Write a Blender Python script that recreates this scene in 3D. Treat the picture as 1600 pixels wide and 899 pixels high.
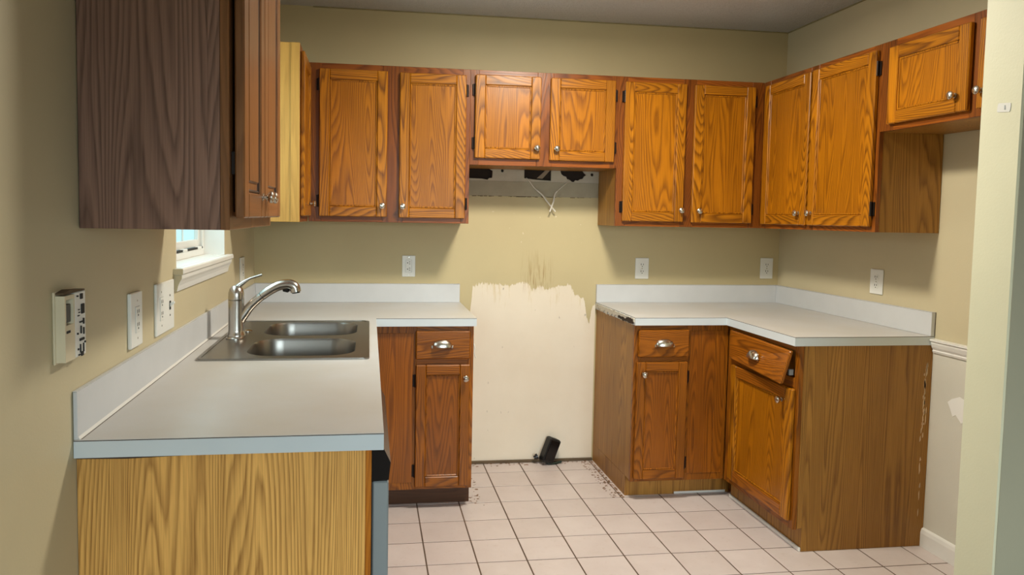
import bpy, bmesh, math, random
from mathutils import Matrix, Vector
random.seed(7)
for o in list(bpy.data.objects): bpy.data.objects.remove(o)
SC = bpy.context.scene
COL = SC.collection

def s2l(c):
    return tuple((x/12.92 if x <= .04045 else ((x+.055)/1.055)**2.4) for x in (v/255 for v in c))

# ---------------------------------------------------------------- camera
cd = bpy.data.cameras.new('camera'); cam = bpy.data.objects.new('camera', cd); COL.objects.link(cam)
RGT = Vector((0.99007444, -0.13951058, 0.01701156)); UPV = Vector((-0.00808032, 0.06433659, 0.99789554)); FWD = Vector((0.14031145, 0.98812833, -0.06257072))
m = Matrix((RGT, UPV, -FWD)).transposed().to_4x4(); m.translation = Vector((-0.50037, -4.0092, 1.39031))
cam.matrix_world = m
cd.sensor_fit = 'HORIZONTAL'; cd.sensor_width = 36; cd.lens = 1147.608/1600*36
cd.shift_x = 61.01/1600; cd.shift_y = -39.83/1600
cd.clip_start = .05
SC.camera = cam

# ---------------------------------------------------------------- world, lights, exposure
W = bpy.data.worlds.new('sky'); SC.world = W; W.use_nodes = True
bg = W.node_tree.nodes['Background']
bg.inputs[0].default_value = (.60, .92, .95, 1); bg.inputs[1].default_value = 1.3

def area(name, loc, rot, sx, sy, power, col, shape='RECTANGLE'):
    l = bpy.data.lights.new(name, 'AREA'); l.shape = shape; l.size = sx
    if shape == 'RECTANGLE': l.size_y = sy
    l.energy = power; l.color = col
    o = bpy.data.objects.new(name, l); COL.objects.link(o); o.location = loc; o.rotation_euler = rot
    return o
PI = math.pi
area('kitchen_ceiling_lamp', (.40, -1.30, 2.40), (0, 0, 0), .32, .32, 42, (1.0, .93, .79), 'DISK')
o = area('rear_daylight_fill', (.6, -5.80, 1.45), (PI/2-.80, 0, 0), 2.2, 1.2, 70, (.80, .94, 1.0)); o.data.spread = 1.95  # added area lamp for daylight from behind; tilted down to keep upper walls dim
o = area('kitchen_window_portal', (-1.228, -1.195, 1.61), (0, -PI/2, 0), .82, .78, 1, (1, 1, 1)); o.data.cycles.is_portal = True
area('kitchen_window_daylight', (-1.224, -1.195, 1.70), (0, -PI/2, 0), .56, .70, 8, (.76, .93, 1.0))
area('unseen_overhead_fill', (.9, -4.4, 2.40), (0, 0, 0), .4, .4, 5, (1.0, .92, .80), 'DISK')  # weak unseen overhead fill behind the camera; no fixture is modelled
l = bpy.data.lights.new('added_ceiling_glow', 'POINT'); l.energy = 6; l.color = (1.0, .93, .80); l.shadow_soft_size = .14  # added point light that lifts the ceiling brightness; the lamp has no globe
o = bpy.data.objects.new('added_ceiling_glow', l); COL.objects.link(o); o.location = (.40, -1.30, 2.22)
vs = SC.view_settings
SC.display_settings.display_device = 'sRGB'
vs.view_transform = 'Standard'; vs.look = 'None'; vs.exposure = -0.04; vs.gamma = 1; vs.use_curve_mapping = False

# ---------------------------------------------------------------- mesh helpers
class MB:
    def __init__(s): s.v = []; s.f = []; s.m = []; s.sm = []
    def add(s, v, f, mat=0, smooth=False):
        n = len(s.v); s.v += [tuple(p) for p in v]
        for q in f: s.f.append(tuple(i+n for i in q)); s.m.append(mat); s.sm.append(smooth)
        return s
    def box(s, x0, x1, y0, y1, z0, z1, mat=0, c=0.0, M=None):
        ctr = ((x0+x1)/2, (y0+y1)/2, (z0+z1)/2); h = (abs(x1-x0)/2, abs(y1-y0)/2, abs(z1-z0)/2)
        c = min(c, min(h)*.9)
        V = []; F = []
        if c <= 0:
            for k in range(8): V.append([ctr[i]+(h[i] if k >> i & 1 else -h[i]) for i in range(3)])
            F = [(0, 1, 3, 2), (4, 6, 7, 5), (0, 4, 5, 1), (2, 3, 7, 6), (0, 2, 6, 4), (1, 5, 7, 3)]
        else:
            for k in range(8):
                sg = [1 if k >> i & 1 else -1 for i in range(3)]
                for ax in range(3):
                    V.append([ctr[i]+sg[i]*(h[i]-(0 if i == ax else c)) for i in range(3)])
            cyc = [0, 1, 3, 2]
            for ax in range(3):
                a, b = (ax+1) % 3, (ax+2) % 3
                for sd in (0, 1):
                    F.append(tuple(((sd << ax) | ((t & 1) << a) | ((t >> 1) << b))*3+ax for t in cyc))
                for pa in (0, 1):
                    for pb in (0, 1):
                        k0 = (pa << a) | (pb << b); k1 = k0 | (1 << ax)
                        F.append((k0*3+a, k1*3+a, k1*3+b, k0*3+b))
            for k in range(8): F.append((k*3, k*3+1, k*3+2))
        if M is not None: V = [M @ Vector(p) for p in V]
        return s.add(V, F, mat)
    def prism(s, poly, lo, hi, ax='z', mat=0, M=None, smooth=False):
        n = len(poly)
        def P(a, b, t): return {'z': (a, b, t), 'y': (a, t, b), 'x': (t, a, b)}[ax]
        V = [P(a, b, lo) for a, b in poly]+[P(a, b, hi) for a, b in poly]
        if M is not None: V = [M @ Vector(p) for p in V]
        k = len(s.v); s.v += [tuple(p) for p in V]
        for q in [tuple(range(n)), tuple(range(n, 2*n))]:
            s.f.append(tuple(i+k for i in q)); s.m.append(mat); s.sm.append(False)
        for i in range(n):
            j = (i+1) % n
            s.f.append((i+k, j+k, j+n+k, i+n+k)); s.m.append(mat); s.sm.append(smooth)
        return s
    def loft(s, rings, mat=0, caps=True, smooth=True, closed=True):
        n = len(rings[0]); V = [p for r in rings for p in r]; F = []
        for a in range(len(rings)-1):
            for i in range(n if closed else n-1):
                j = (i+1) % n
                F.append((a*n+i, a*n+j, (a+1)*n+j, (a+1)*n+i))
        s.add(V, F, mat, smooth)
        if caps:
            s.add(rings[0], [tuple(range(n))], mat); s.add(rings[-1], [tuple(range(n))], mat)
        return s
    def lathe(s, prof, org, axis=(0, 0, 1), n=20, mat=0):
        A = Vector(axis).normalized(); t = Vector((0, 0, 1)) if abs(A.z) < .9 else Vector((1, 0, 0))
        U = A.cross(t).normalized(); Wv = A.cross(U)
        O = Vector(org); R = []
        for r, h in prof:
            R.append([O+A*h+(U*math.cos(2*PI*i/n)+Wv*math.sin(2*PI*i/n))*max(r, 1e-5) for i in range(n)])
        return s.loft(R, mat)
    def tube(s, pts, rad, n=8, mat=0, flat=1.0):
        P = [Vector(p) for p in pts]; R = []
        prev = None
        for i, p in enumerate(P):
            d = (P[min(i+1, len(P)-1)]-P[max(i-1, 0)]).normalized()
            if prev is None:
                t = Vector((0, 1, 0)) if abs(d.y) < .9 else Vector((1, 0, 0)); a = d.cross(t).normalized()
            else: a = (prev-d*prev.dot(d)).normalized()
            prev = a; b = d.cross(a)
            r = rad[i] if isinstance(rad, (list, tuple)) else rad
            R.append([p+(a*math.cos(2*PI*k/n)*flat+b*math.sin(2*PI*k/n))*r for k in range(n)])
        return s.loft(R, mat)
    def plate(s, outer, holes, lo, hi, ax='z', mat=0):
        def P(a, b, t): return {'z': (a, b, t), 'y': (a, t, b), 'x': (t, a, b)}[ax]
        bm = bmesh.new()
        for lp in [outer]+holes:
            vs_ = [bm.verts.new((a, b, 0)) for a, b in lp]
            for i in range(len(vs_)): bm.edges.new((vs_[i], vs_[(i+1) % len(vs_)]))
        bmesh.ops.triangle_fill(bm, use_beauty=True, use_dissolve=False, edges=bm.edges[:])
        bm.verts.index_update(); V2 = [(v.co.x, v.co.y) for v in bm.verts]; T = [tuple(v.index for v in f.verts) for f in bm.faces]
        bm.free()
        for t in (lo, hi): s.add([P(a, b, t) for a, b in V2], T, mat)
        for lp in [outer]+holes:
            n = len(lp)
            s.add([P(a, b, lo) for a, b in lp]+[P(a, b, hi) for a, b in lp], [(i, (i+1) % n, (i+1) % n+n, i+n) for i in range(n)], mat)
        return s
    def build(s, name, mats, parent=None, loc=None, merge=True, mesh_name=None):
        me = bpy.data.meshes.new(mesh_name or name)
        me.from_pydata(s.v, [], s.f)
        if not isinstance(mats, (list, tuple)): mats = [mats]
        for mm in mats: me.materials.append(mm)
        me.polygons.foreach_set('material_index', s.m); me.polygons.foreach_set('use_smooth', s.sm)
        bm = bmesh.new(); bm.from_mesh(me)
        if merge: bmesh.ops.remove_doubles(bm, verts=bm.verts[:], dist=1e-6)
        bmesh.ops.recalc_face_normals(bm, faces=bm.faces[:])
        for e in bm.edges:
            if len(e.link_faces) == 2 and e.calc_face_angle(0) > .7: e.smooth = False
        bm.to_mesh(me); bm.free(); me.update()
        o = bpy.data.objects.new(name, me); COL.objects.link(o)
        if parent: o.parent = parent
        if loc: o.location = loc
        return o

def tag(o, label=None, cat=None, group=None, kind=None):
    if label: o['label'] = label
    if cat: o['category'] = cat
    if group: o['group'] = group
    if kind: o['kind'] = kind
    return o
def thing(name, loc, label, cat, rz=0, group=None):
    o = bpy.data.objects.new(name, None); COL.objects.link(o); o.empty_display_size = .1
    o.location = loc; o.rotation_euler = (0, 0, rz)
    return tag(o, label, cat, group)
def struct(o, label=None):
    o['kind'] = 'structure'
    if label: o['label'] = label
    return o
def rrect(x0, x1, y0, y1, r, n=6):
    out = []
    for cx, cy, a0 in ((x1-r, y1-r, 0), (x0+r, y1-r, 90), (x0+r, y0+r, 180), (x1-r, y0+r, 270)):
        for k in range(n+1):
            a = math.radians(a0+90*k/n); out.append((cx+r*math.cos(a), cy+r*math.sin(a)))
    return out
def spline(pts, n=8):
    P = [Vector(p) for p in pts]; out = []
    for i in range(len(P)-1):
        p0 = P[max(i-1, 0)]; p1 = P[i]; p2 = P[i+1]; p3 = P[min(i+2, len(P)-1)]
        for k in range(n):
            t = k/n
            out.append(.5*((2*p1)+(p2-p0)*t+(2*p0-5*p1+4*p2-p3)*t*t+(3*p1-p0-3*p2+p3)*t**3))
    out.append(P[-1]); return out

# ---------------------------------------------------------------- materials
class NT:
    def __init__(s, name):
        s.mat = bpy.data.materials.new(name); s.mat.use_nodes = True; s.t = s.mat.node_tree; s.N = s.t.nodes; s.L = s.t.links
        s.bsdf = s.N['Principled BSDF']
    def n(s, typ, **kw):
        x = s.N.new(typ)
        for k, v in kw.items(): setattr(x, k, v)
        return x
    def lk(s, a, b): s.L.new(a, b)
    def setin(s, node, key, val):
        if hasattr(val, 'is_linked') or hasattr(val, 'links'): s.lk(val, node.inputs[key])
        else: node.inputs[key].default_value = val
    def math(s, op, a, b=0.0, clamp=False):
        x = s.n('ShaderNodeMath', operation=op, use_clamp=clamp); s.setin(x, 0, a); s.setin(x, 1, b); return x.outputs[0]
    def mix(s, fac, a, b, blend='MIX'):
        x = s.n('ShaderNodeMix', data_type='RGBA', blend_type=blend); s.setin(x, 0, fac); s.setin(x, 6, a); s.setin(x, 7, b); return x.outputs[2]
    def ramp(s, fac, stops):
        x = s.n('ShaderNodeValToRGB'); e = x.color_ramp.elements
        while len(e) < len(stops): e.new(.5)
        for i, (p, c) in enumerate(stops): e[i].position = p; e[i].color = c
        s.lk(fac, x.inputs[0]); return x.outputs[0]
    def noise(s, vec, scale, detail=2, rough=.5, dist=0.0):
        x = s.n('ShaderNodeTexNoise'); s.lk(vec, x.inputs['Vector']); x.inputs['Scale'].default_value = scale
        x.inputs['Detail'].default_value = detail; x.inputs['Roughness'].default_value = rough; x.inputs['Distortion'].default_value = dist
        return x.outputs[0]
    def coords(s, scale=(1, 1, 1), rnd=True, rot=(0, 0, 0)):
        tc = s.n('ShaderNodeTexCoord'); v = tc.outputs['Object']
        if rnd:
            oi = s.n('ShaderNodeObjectInfo'); mm = s.n('ShaderNodeVectorMath', operation='MULTIPLY_ADD')
            s.lk(oi.outputs['Random'], mm.inputs[0]); mm.inputs[1].default_value = (13.7, 27.1, 41.3); s.lk(v, mm.inputs[2]); v = mm.outputs[0]
        mp = s.n('ShaderNodeMapping'); s.lk(v, mp.inputs[0]); mp.inputs['Scale'].default_value = scale; mp.inputs['Rotation'].default_value = rot
        return mp.outputs[0]
    def bump(s, h, strength=.2, dist=.002):
        b = s.n('ShaderNodeBump'); b.inputs['Strength'].default_value = strength; b.inputs['Distance'].default_value = dist
        s.lk(h, b.inputs['Height']); s.lk(b.outputs[0], s.bsdf.inputs['Normal']); return b
    def set(s, **kw):
        for k, v in kw.items(): s.bsdf.inputs[k.replace('_', ' ')].default_value = v
        return s
    def base(s, c): s.setin(s.bsdf, 'Base Color', c); return s
def C4(c): return (*s2l(c), 1)

def plain(name, c, rough=.5, metal=0.0, var=0.0):
    t = NT(name); t.set(Roughness=rough, Metallic=metal)
    if var:
        n_ = t.noise(t.coords((1, 1, 1), False), 9, 4)
        t.base(t.mix(n_, C4([x*(1-var) for x in c]), C4([min(255, x*(1+var)) for x in c])))
    else: t.base(C4(c))
    return t.mat

def oak(name, light, dark, grain='z', rings=9.0, contrast=.8, rough=.33, var=.25, pore=.5, fine=1.0, stretch=.11):
    t = NT(name)
    def sc(k): return (1, 1, k) if grain == 'z' else (k, 1, 1)
    n1 = t.noise(t.coords(sc(stretch)), 5.2*fine, 1.4, .45)
    wob = t.noise(t.coords(sc(.10)), 60*fine, 2, .5)
    fr = t.math('FRACT', t.math('ADD', t.math('MULTIPLY', n1, rings*6.0), t.math('MULTIPLY', wob, .55)))
    ring = t.ramp(fr, [(0, (1, 1, 1, 1)), (.20, (.6, .6, .6, 1)), (.5, (.08, .08, .08, 1)), (.80, (.05, .05, .05, 1)), (1, (1, 1, 1, 1))])
    por = t.noise(t.coords(sc(.022)), 230*fine, 3, .65)
    porr = t.ramp(por, [(.40, (0, 0, 0, 1)), (.66, (1, 1, 1, 1))])
    broad = t.noise(t.coords(sc(.3)), 4, 3)
    f = t.math('MULTIPLY', t.math('ADD', t.math('MULTIPLY', ring, contrast), t.math('MULTIPLY', porr, pore*.6)), .9, True)
    col = t.mix(f, C4(light), C4(dark))
    bc = t.ramp(broad, [(.3, (1-var, 1-var*1.05, 1-var*1.15, 1)), (.7, (1+var*.2,)*3+(1,))])
    col = t.mix(1.0, col, bc, 'MULTIPLY')
    t.base(col); t.set(Roughness=rough)
    t.bump(t.math('MULTIPLY', f, -1.0), .25, .0008)
    t.bsdf.inputs['Specular IOR Level'].default_value = .35
    return t.mat

M = {}
M['oak_v'] = oak('oak_upright_grain', (196, 124, 18), (98, 50, 5), 'z', contrast=.8)
M['oak_h'] = oak('oak_level_grain', (194, 122, 18), (96, 49, 5), 'x', contrast=.8)
M['panel'] = oak('oak_door_panel', (190, 118, 13), (108, 56, 4), 'z', rings=8, contrast=.65)
M['frame_v'] = oak('oak_frame_upright', (146, 80, 22), (78, 36, 8), 'z', contrast=.7, var=.35)
M['frame_h'] = oak('oak_frame_level', (164, 90, 24), (90, 40, 8), 'x', contrast=.7, var=.35)
M['base_v'] = oak('base_oak_upright', (168, 98, 20), (82, 40, 7), 'z', contrast=.7, var=.3)
M['base_h'] = oak('base_oak_level', (172, 100, 20), (84, 41, 7), 'x', contrast=.7, var=.3)
M['base_panel'] = oak('base_oak_panel', (162, 92, 17), (88, 44, 7), 'z', rings=8, contrast=.6, var=.3)
M['side'] = oak('tan_woodgrain_laminate', (176, 126, 56), (116, 74, 26), 'z', rings=7, contrast=.7, rough=.42, var=.18, stretch=.06)
M['side_pale'] = oak('pale_yellow_woodgrain_laminate', (246, 188, 104), (136, 86, 34), 'z', rings=12, contrast=.6, pore=.6, rough=.42, var=.18, stretch=.06)
M['side_plain'] = oak('plain_yellow_laminate', (206, 156, 78), (150, 104, 44), 'z', rings=6, contrast=.3, rough=.42, var=.15, stretch=.05)
M['walnut'] = oak('brown_woodgrain_veneer', (164, 126, 108), (98, 70, 58), 'z', rings=10, contrast=.7, rough=.45, var=.2, stretch=.08)
M['brown_v'] = oak('brown_oak_door', (158, 108, 68), (106, 68, 40), 'z', rings=5, contrast=.4, rough=.3, var=.2)
M['brown_h'] = oak('brown_oak_rail', (156, 104, 62), (108, 66, 36), 'x', rings=5, contrast=.4, rough=.3, var=.2)
M['toe'] = oak('shaded_toe_board', (84, 50, 24), (52, 28, 12), 'x', contrast=.5, rough=.5)  # left toe board only: shade of the toe space put into the colour
M['groove'] = plain('dark_brown_groove', (58, 36, 22), .45)  # dark brown moulding colour for the raised-panel doors
M['black'] = plain('black_plastic', (14, 14, 15), .4)
M['blackgloss'] = plain('glossy_black_plastic', (10, 10, 12), .22)
M['hinge'] = plain('dark_bronze_hinge', (34, 22, 16), .45, .6)
M['nickel'] = plain('brushed_nickel', (205, 198, 186), .26, 1.0)
M['white'] = plain('white_plastic', (232, 232, 226), .35)
M['cream'] = plain('cream_plastic', (222, 210, 180), .5, 0, .08)
M['trim'] = plain('white_gloss_trim', (232, 230, 224), .35, 0, .03)
M['dark'] = plain('dark_gap', (30, 22, 16), .8)
M['seam'] = plain('dark_brown_seam', (62, 46, 36), .7)
M['grey'] = plain('grey_painted_steel', (150, 158, 160), .4, .3)
M['slot'] = plain('dark_slot', (40, 38, 36), .7)
M['wire'] = plain('white_wire_sheath', (226, 220, 208), .5)
M['cavity'] = plain('dark_cavity_shade', (40, 30, 24), .9, 0, .3)  # dark colour stands for the shade inside the wall holes

def paint(name, c, var=.05):
    t = NT(name); v = t.coords((1, 1, 1), False)
    n = t.noise(v, 2.2, 4); n2 = t.noise(v, 160, 2)
    t.base(t.mix(n, C4([x*(1-var) for x in c]), C4([min(255, x*(1+var)) for x in c])))
    t.set(Roughness=.55); t.bump(n2, .12, .002); return t
BEIGE = (198, 186, 153)
M['wall'] = paint('beige_wall_paint', BEIGE).mat
M['wall_pale'] = paint('pale_green_cream_paint', (224, 222, 192)).mat
M['lower'] = paint('off_white_wall_paint', (214, 210, 196)).mat

def back_wall_mat():
    t = NT('beige_paint_over_bare_board'); v = t.coords((1, 1, 1), False)
    sx = t.n('ShaderNodeSeparateXYZ'); t.lk(v, sx.inputs[0]); X, Z = sx.outputs[0], sx.outputs[2]
    n = t.noise(v, 2.2, 4); n2 = t.noise(v, 160, 2)
    beige = t.mix(n, C4((186, 172, 132)), C4((204, 188, 145)))
    fc = t.n('ShaderNodeFloatCurve'); cv = fc.mapping.curves[0]
    pts = [(0, .60), (.05, .70), (.059, .879), (.066, .95), (.07, 1.007), (.12, 1.023), (.222, 1.015), (.298, 1.008), (.351, 1.03), (.389, 1.019), (.405, .98), (.441, 1.002), (.503, .99), (.548, 1.006), (.625, 1.013), (.648, .963), (.709, .934), (.728, .814), (.743, .80), (.752, .86), (.762, .90), (1, .9)]
    cv.points[0].location = pts[0]; cv.points[1].location = (1, .9/1.1)
    for i, (a, b) in enumerate(pts):
        if 0 < i < len(pts)-1: cv.points.new(a, b/1.1)
    cv.points[0].location = (0, pts[0][1]/1.1)
    for p in cv.points: p.handle_type = 'VECTOR'
    fc.mapping.update(); t.lk(X, fc.inputs['Value'])
    edge = t.math('MULTIPLY', fc.outputs[0], 1.1)
    jag = t.math('MULTIPLY', t.math('SUBTRACT', t.noise(t.coords((1, 1, .22), False), 75, 5, .75), .5), .085)
    d = t.math('SUBTRACT', t.math('ADD', edge, jag), Z)
    inx = t.math('MULTIPLY', t.math('GREATER_THAN', X, .0), t.math('LESS_THAN', X, .775))
    mask = t.math('MULTIPLY', t.math('MULTIPLY', d, 180.0, True), inx)
    board = t.mix(t.noise(v, 3.0, 5, .6), C4((222, 208, 186)), C4((240, 230, 212)))
    smear = t.ramp(t.noise(t.coords((1, 1, .12), False), 30, 4, .7), [(.56, (0, 0, 0, 1)), (.66, (1, 1, 1, 1))])
    near = t.math('SUBTRACT', 1.0, t.math('MULTIPLY', d, 7.0, True))
    board = t.mix(t.math('MULTIPLY', t.math('MULTIPLY', smear, near), .7), board, C4((206, 184, 132)))
    # dark specks and scuffs on the bare board
    sp = t.ramp(t.noise(t.coords((1, 1, .55), False), 34, 1, .4), [(.74, (0, 0, 0, 1)), (.80, (1, 1, 1, 1))])
    board = t.mix(t.math('MULTIPLY', sp, .55), board, C4((120, 100, 84)))
    # brown drip stains running down to the torn paint edge
    st = t.ramp(t.noise(t.coords((1, 1, .06), False), 95, 3, .6), [(.50, (0, 0, 0, 1)), (.60, (1, 1, 1, 1))])
    zr = t.math('MULTIPLY', t.math('MULTIPLY', t.math('SUBTRACT', 1.22, Z), 5.0, True), t.math('MULTIPLY', t.math('SUBTRACT', Z, .96), 14.0, True))
    xr = t.math('MULTIPLY', t.math('MULTIPLY', t.math('SUBTRACT', X, .33), 14.0, True), t.math('MULTIPLY', t.math('SUBTRACT', .54, X), 14.0, True))
    stain = t.math('MULTIPLY', t.math('MULTIPLY', st, zr), xr)
    col = t.mix(mask, beige, board)
    col = t.mix(t.math('MULTIPLY', stain, .75), col, C4((146, 108, 48)))
    # pale flakes and chips around the hood zone
    ch = t.ramp(t.noise(v, 42, 1, .4), [(.735, (0, 0, 0, 1)), (.765, (1, 1, 1, 1))])
    chz = t.math('MULTIPLY', inx, t.math('MULTIPLY', t.math('GREATER_THAN', Z, 1.24), t.math('LESS_THAN', Z, 1.42)))
    col = t.mix(t.math('MULTIPLY', t.math('MULTIPLY', ch, chz), .6), col, C4((226, 214, 190)))
    t.base(col); t.set(Roughness=.55)
    t.bump(t.math('ADD', t.math('MULTIPLY', n2, .4), t.math('MULTIPLY', mask, -1.0)), .2, .002)
    return t.mat
M['wall_back'] = back_wall_mat()

def hood_mat(name, a, b):
    t = NT(name); v = t.coords((1, 1, 1), False)
    t.base(t.mix(t.noise(v, 14, 5, .6), C4(a), C4(b))); t.set(Roughness=.7); t.bump(t.noise(v, 90, 3), .2, .002); return t.mat
M['hood_board'] = hood_mat('bare_plaster_board', (178, 170, 150), (206, 200, 184))
M['hood_strip'] = hood_mat('grey_primed_strip', (158, 150, 128), (180, 172, 150))

def ceil_mat():
    t = NT('popcorn_ceiling'); v = t.coords((1, 1, 1), False)
    n = t.noise(v, 130, 4, .7); n2 = t.noise(v, 40, 3)
    t.base(t.mix(n, C4((205, 204, 202)), C4((240, 239, 237)))); t.set(Roughness=.9)
    t.bump(t.math('ADD', n, n2), .9, .012); return t.mat
M['ceiling'] = ceil_mat()
def tile_mat():
    t = NT('pinkish_white_ceramic'); v = t.coords((1, 1, 1), True)
    n = t.noise(v, 7, 5, .6); n2 = t.noise(v, 40, 4, .65)
    c = t.mix(n, C4((196, 182, 177)), C4((218, 207, 203)))
    sp = t.ramp(n2, [(.60, (0, 0, 0, 1)), (.72, (1, 1, 1, 1))])
    c = t.mix(t.math('MULTIPLY', sp, .25), c, C4((176, 152, 138)))
    oi = t.n('ShaderNodeObjectInfo')
    c = t.mix(1.0, c, t.ramp(oi.outputs['Random'], [(0, (.95, .94, .93, 1)), (1, (1.02, 1.02, 1.02, 1))]), 'MULTIPLY')
    t.base(c); t.set(Roughness=.38); t.bump(n, .1, .004); return t.mat
M['tile'] = tile_mat()
M['grout'] = plain('brown_grout', (92, 74, 60), .9, 0, .25)
def counter_mat():
    t = NT('off_white_laminate'); v = t.coords((1, 1, 1), False)
    n = t.noise(v, 2.4, 4, .55); n2 = t.noise(v, 230, 2); 
    c = t.mix(t.ramp(n, [(.35, (0, 0, 0, 1)), (.7, (1, 1, 1, 1))]), C4((204, 204, 203)), C4((194, 190, 182)))
    c = t.mix(t.math('MULTIPLY', n2, .25), c, C4((182, 178, 172)))
    t.base(c); t.set(Roughness=.36); return t.mat
M['counter'] = counter_mat()
M['edge'] = plain('pale_laminate_edge', (208, 216, 220), .4, 0, .02)
M['splash'] = plain('pale_laminate_splash', (204, 206, 208), .4, 0, .03)
def rot_mat():
    t = NT('rotten_chipboard'); v = t.coords((1, 1, 1), False)
    t.base(t.ramp(t.noise(v, 22, 5, .7), [(.28, C4((60, 46, 32))), (.36, C4((140, 118, 88))), (.43, C4((206, 200, 186)))])); t.set(Roughness=.9); t.bump(t.noise(v, 120, 3), .6, .006); return t.mat
M['rot'] = rot_mat()
def steel_mat(name='stainless_steel', c=(150, 146, 140), rough=.3):
    t = NT(name); t.base(C4(c)); t.set(Metallic=1.0, Roughness=rough); return t.mat
M['steel'] = steel_mat(); M['faucet'] = steel_mat('brushed_faucet_steel', (186, 180, 172), .24)
def glass_mat():
    t = NT('window_glass'); out = t.N['Material Output']
    tr = t.n('ShaderNodeBsdfTransparent'); tr.inputs[0].default_value = (.93, .99, 1, 1)
    gl = t.n('ShaderNodeBsdfGlossy'); gl.inputs['Roughness'].default_value = .02
    mx = t.n('ShaderNodeMixShader'); mx.inputs[0].default_value = .10
    t.lk(tr.outputs[0], mx.inputs[1]); t.lk(gl.outputs[0], mx.inputs[2]); t.lk(mx.outputs[0], out.inputs[0])
    return t.mat
M['glass'] = glass_mat()
M['debris'] = plain('brown_glue_dirt', (128, 98, 74), .95, 0, .3)
M['flake'] = plain('pale_paint_flake', (206, 178, 142), .8, 0, .1)

# ---------------------------------------------------------------- room shell
L, R, H, CT = 1.1024, 1.8798, .914, .038
CZ = 2.4745
WY0, WY1, WZ0, WZ1 = -1.59, -.80, 1.19, 2.02        # kitchen window opening
G = .7734
PX, PY0, PY1 = 1.189, -2.285, -2.150                # inner partition end
YB = -5.9
b = MB(); b.plate([(-L-.15, -.02), (R+.15, -.02), (R+.15, CZ+.1), (-L-.15, CZ+.1)],
                  [[(.002, 1.587), (G-.002, 1.587), (G-.002, 1.66), (.002, 1.66)]], 0, .012, 'y')
wb = struct(b.build('wall_back', M['wall_back']), 'beige back wall with bare white patch where the range stood')
# board with torn holes that the missing range hood used to cover
hb = MB()
def blob(pts, jit=.0): return [(x+random.uniform(-jit, jit), z+random.uniform(-jit, jit)) for x, z in pts]
def circ(x, z, r, n=12): return [(x+r*math.cos(2*PI*i/n), z+r*math.sin(2*PI*i/n)) for i in range(n)]
hole1 = [(.012, 1.652), (.012, 1.598), (.06, 1.597), (.11, 1.596), (.142, 1.591), (.150, 1.60), (.168, 1.602), (.170, 1.64), (.150, 1.652)]
hole2 = [(.347, 1.653), (.347, 1.604), (.36, 1.603), (.40, 1.598), (.50, 1.593), (.50, 1.653)]
hole3 = [(.552, 1.650), (.558, 1.632), (.57, 1.622), (.585, 1.618), (.592, 1.604), (.607, 1.600), (.62, 1.590), (.632, 1.589), (.64, 1.599), (.655, 1.597), (.668, 1.606), (.682, 1.609), (.69, 1.622), (.703, 1.630), (.69, 1.640), (.682, 1.651)]
hb.plate([(0.0, 1.585), (G, 1.585), (G, 1.662), (0.0, 1.662)], [hole1, hole2, hole3, circ(.224, 1.642, .0085), circ(.735, 1.632, .009)], -.0015, .010, 'y')
struct(hb.build('hood_board', M['hood_board'], wb), 'bare plaster board with three torn dark holes')
MB().box(.002, G-.002, .011, .10, 1.587, 1.66).build('cavity_shade_block', M['cavity'], wb)  # solid block close behind the holes, coloured dark as cavity shade
b = MB(); b.box(.36, .46, .004, .009, 1.60, 1.64, M=Matrix.Translation((0, 0, .0)))
MB().prism([(.42, 1.605), (.452, 1.603), (.494, 1.650), (.47, 1.652)], .006, .0095, 'y').build('torn_lath', plain('grey_lath', (150, 132, 112), .8, 0, .15), wb)
b = MB(); b.box(0.001, G-.001, -.004, 0, 1.503, 1.585, c=.001)
struct(b.build('primed_strip', M['hood_strip'], wb), 'grey unpainted strip where the range hood sat')
b = MB()
for k in range(34):
    x = random.uniform(.03, .74); w = random.uniform(.006, .03); b.box(x, x+w, -.0045, -.0005, 1.5012+random.uniform(-.002, .001), 1.5036+random.uniform(-.001, .001))
o = b.build('torn_paint_edge', plain('torn_paper', (120, 104, 76), .9), wb); o['kind'] = 'stuff'
b = MB(); b.box(-.01, G+.005, -.012, 0, 0, .016, c=.002)
struct(b.build('baseboard_back', plain('dark_brown_strip', (92, 76, 56), .85, 0, .25), None), 'dark brown strip along the foot of the bare patch')  # dark brown strip in the gap at the foot of the wall board

b = MB(); b.plate([(YB-.15, -.02), (.0, -.02), (.0, CZ+.1), (YB-.15, CZ+.1)], [[(WY0, WZ0), (WY1, WZ0), (WY1, WZ1), (WY0, WZ1)]], -L-.115, -L, 'x')
struct(b.build('wall_left', M['wall']), 'beige left wall with the kitchen window')
b = MB(); b.box(R, R+.14, PY1, 0, -.02, CZ+.1)
wr = struct(b.build('wall_right', M['wall']), 'beige right wall with white lower part')
b = MB(); b.box(R-.0015, R, PY1, -1.2, .0, .86)
struct(b.build('lower_wall_paint', M['lower'], wr), 'off-white painted lower part')
b = MB(); b.prism([(-1.315, .655), (-1.335, .672), (-1.375, .690), (-1.43, .675), (-1.44, .61), (-1.39, .585), (-1.36, .612), (-1.345, .60), (-1.33, .63)], R-.0026, R-.0016, 'x')
b.build('plaster_patch', plain('bare_white_plaster', (236, 234, 228), .8), wr)
b = MB(); b.box(PX, 4.2, PY0, PY1, -.02, CZ+.1, c=.004)
struct(b.build('wall_inner', M['wall_pale']), 'pale cream wall end at the right edge of the kitchen')
b = MB(); b.box(PX+.004, 4.2, PY0-.0015, PY0, 0, CZ)  # thin layer: the weaker light on this face put into its colour
struct(b.build('dining_face_shade', paint('greige_dining_shade', (168, 162, 138)).mat, bpy.data.objects['wall_inner']), 'darker greige tone with painted-in shade on the side facing the dining room')
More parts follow.
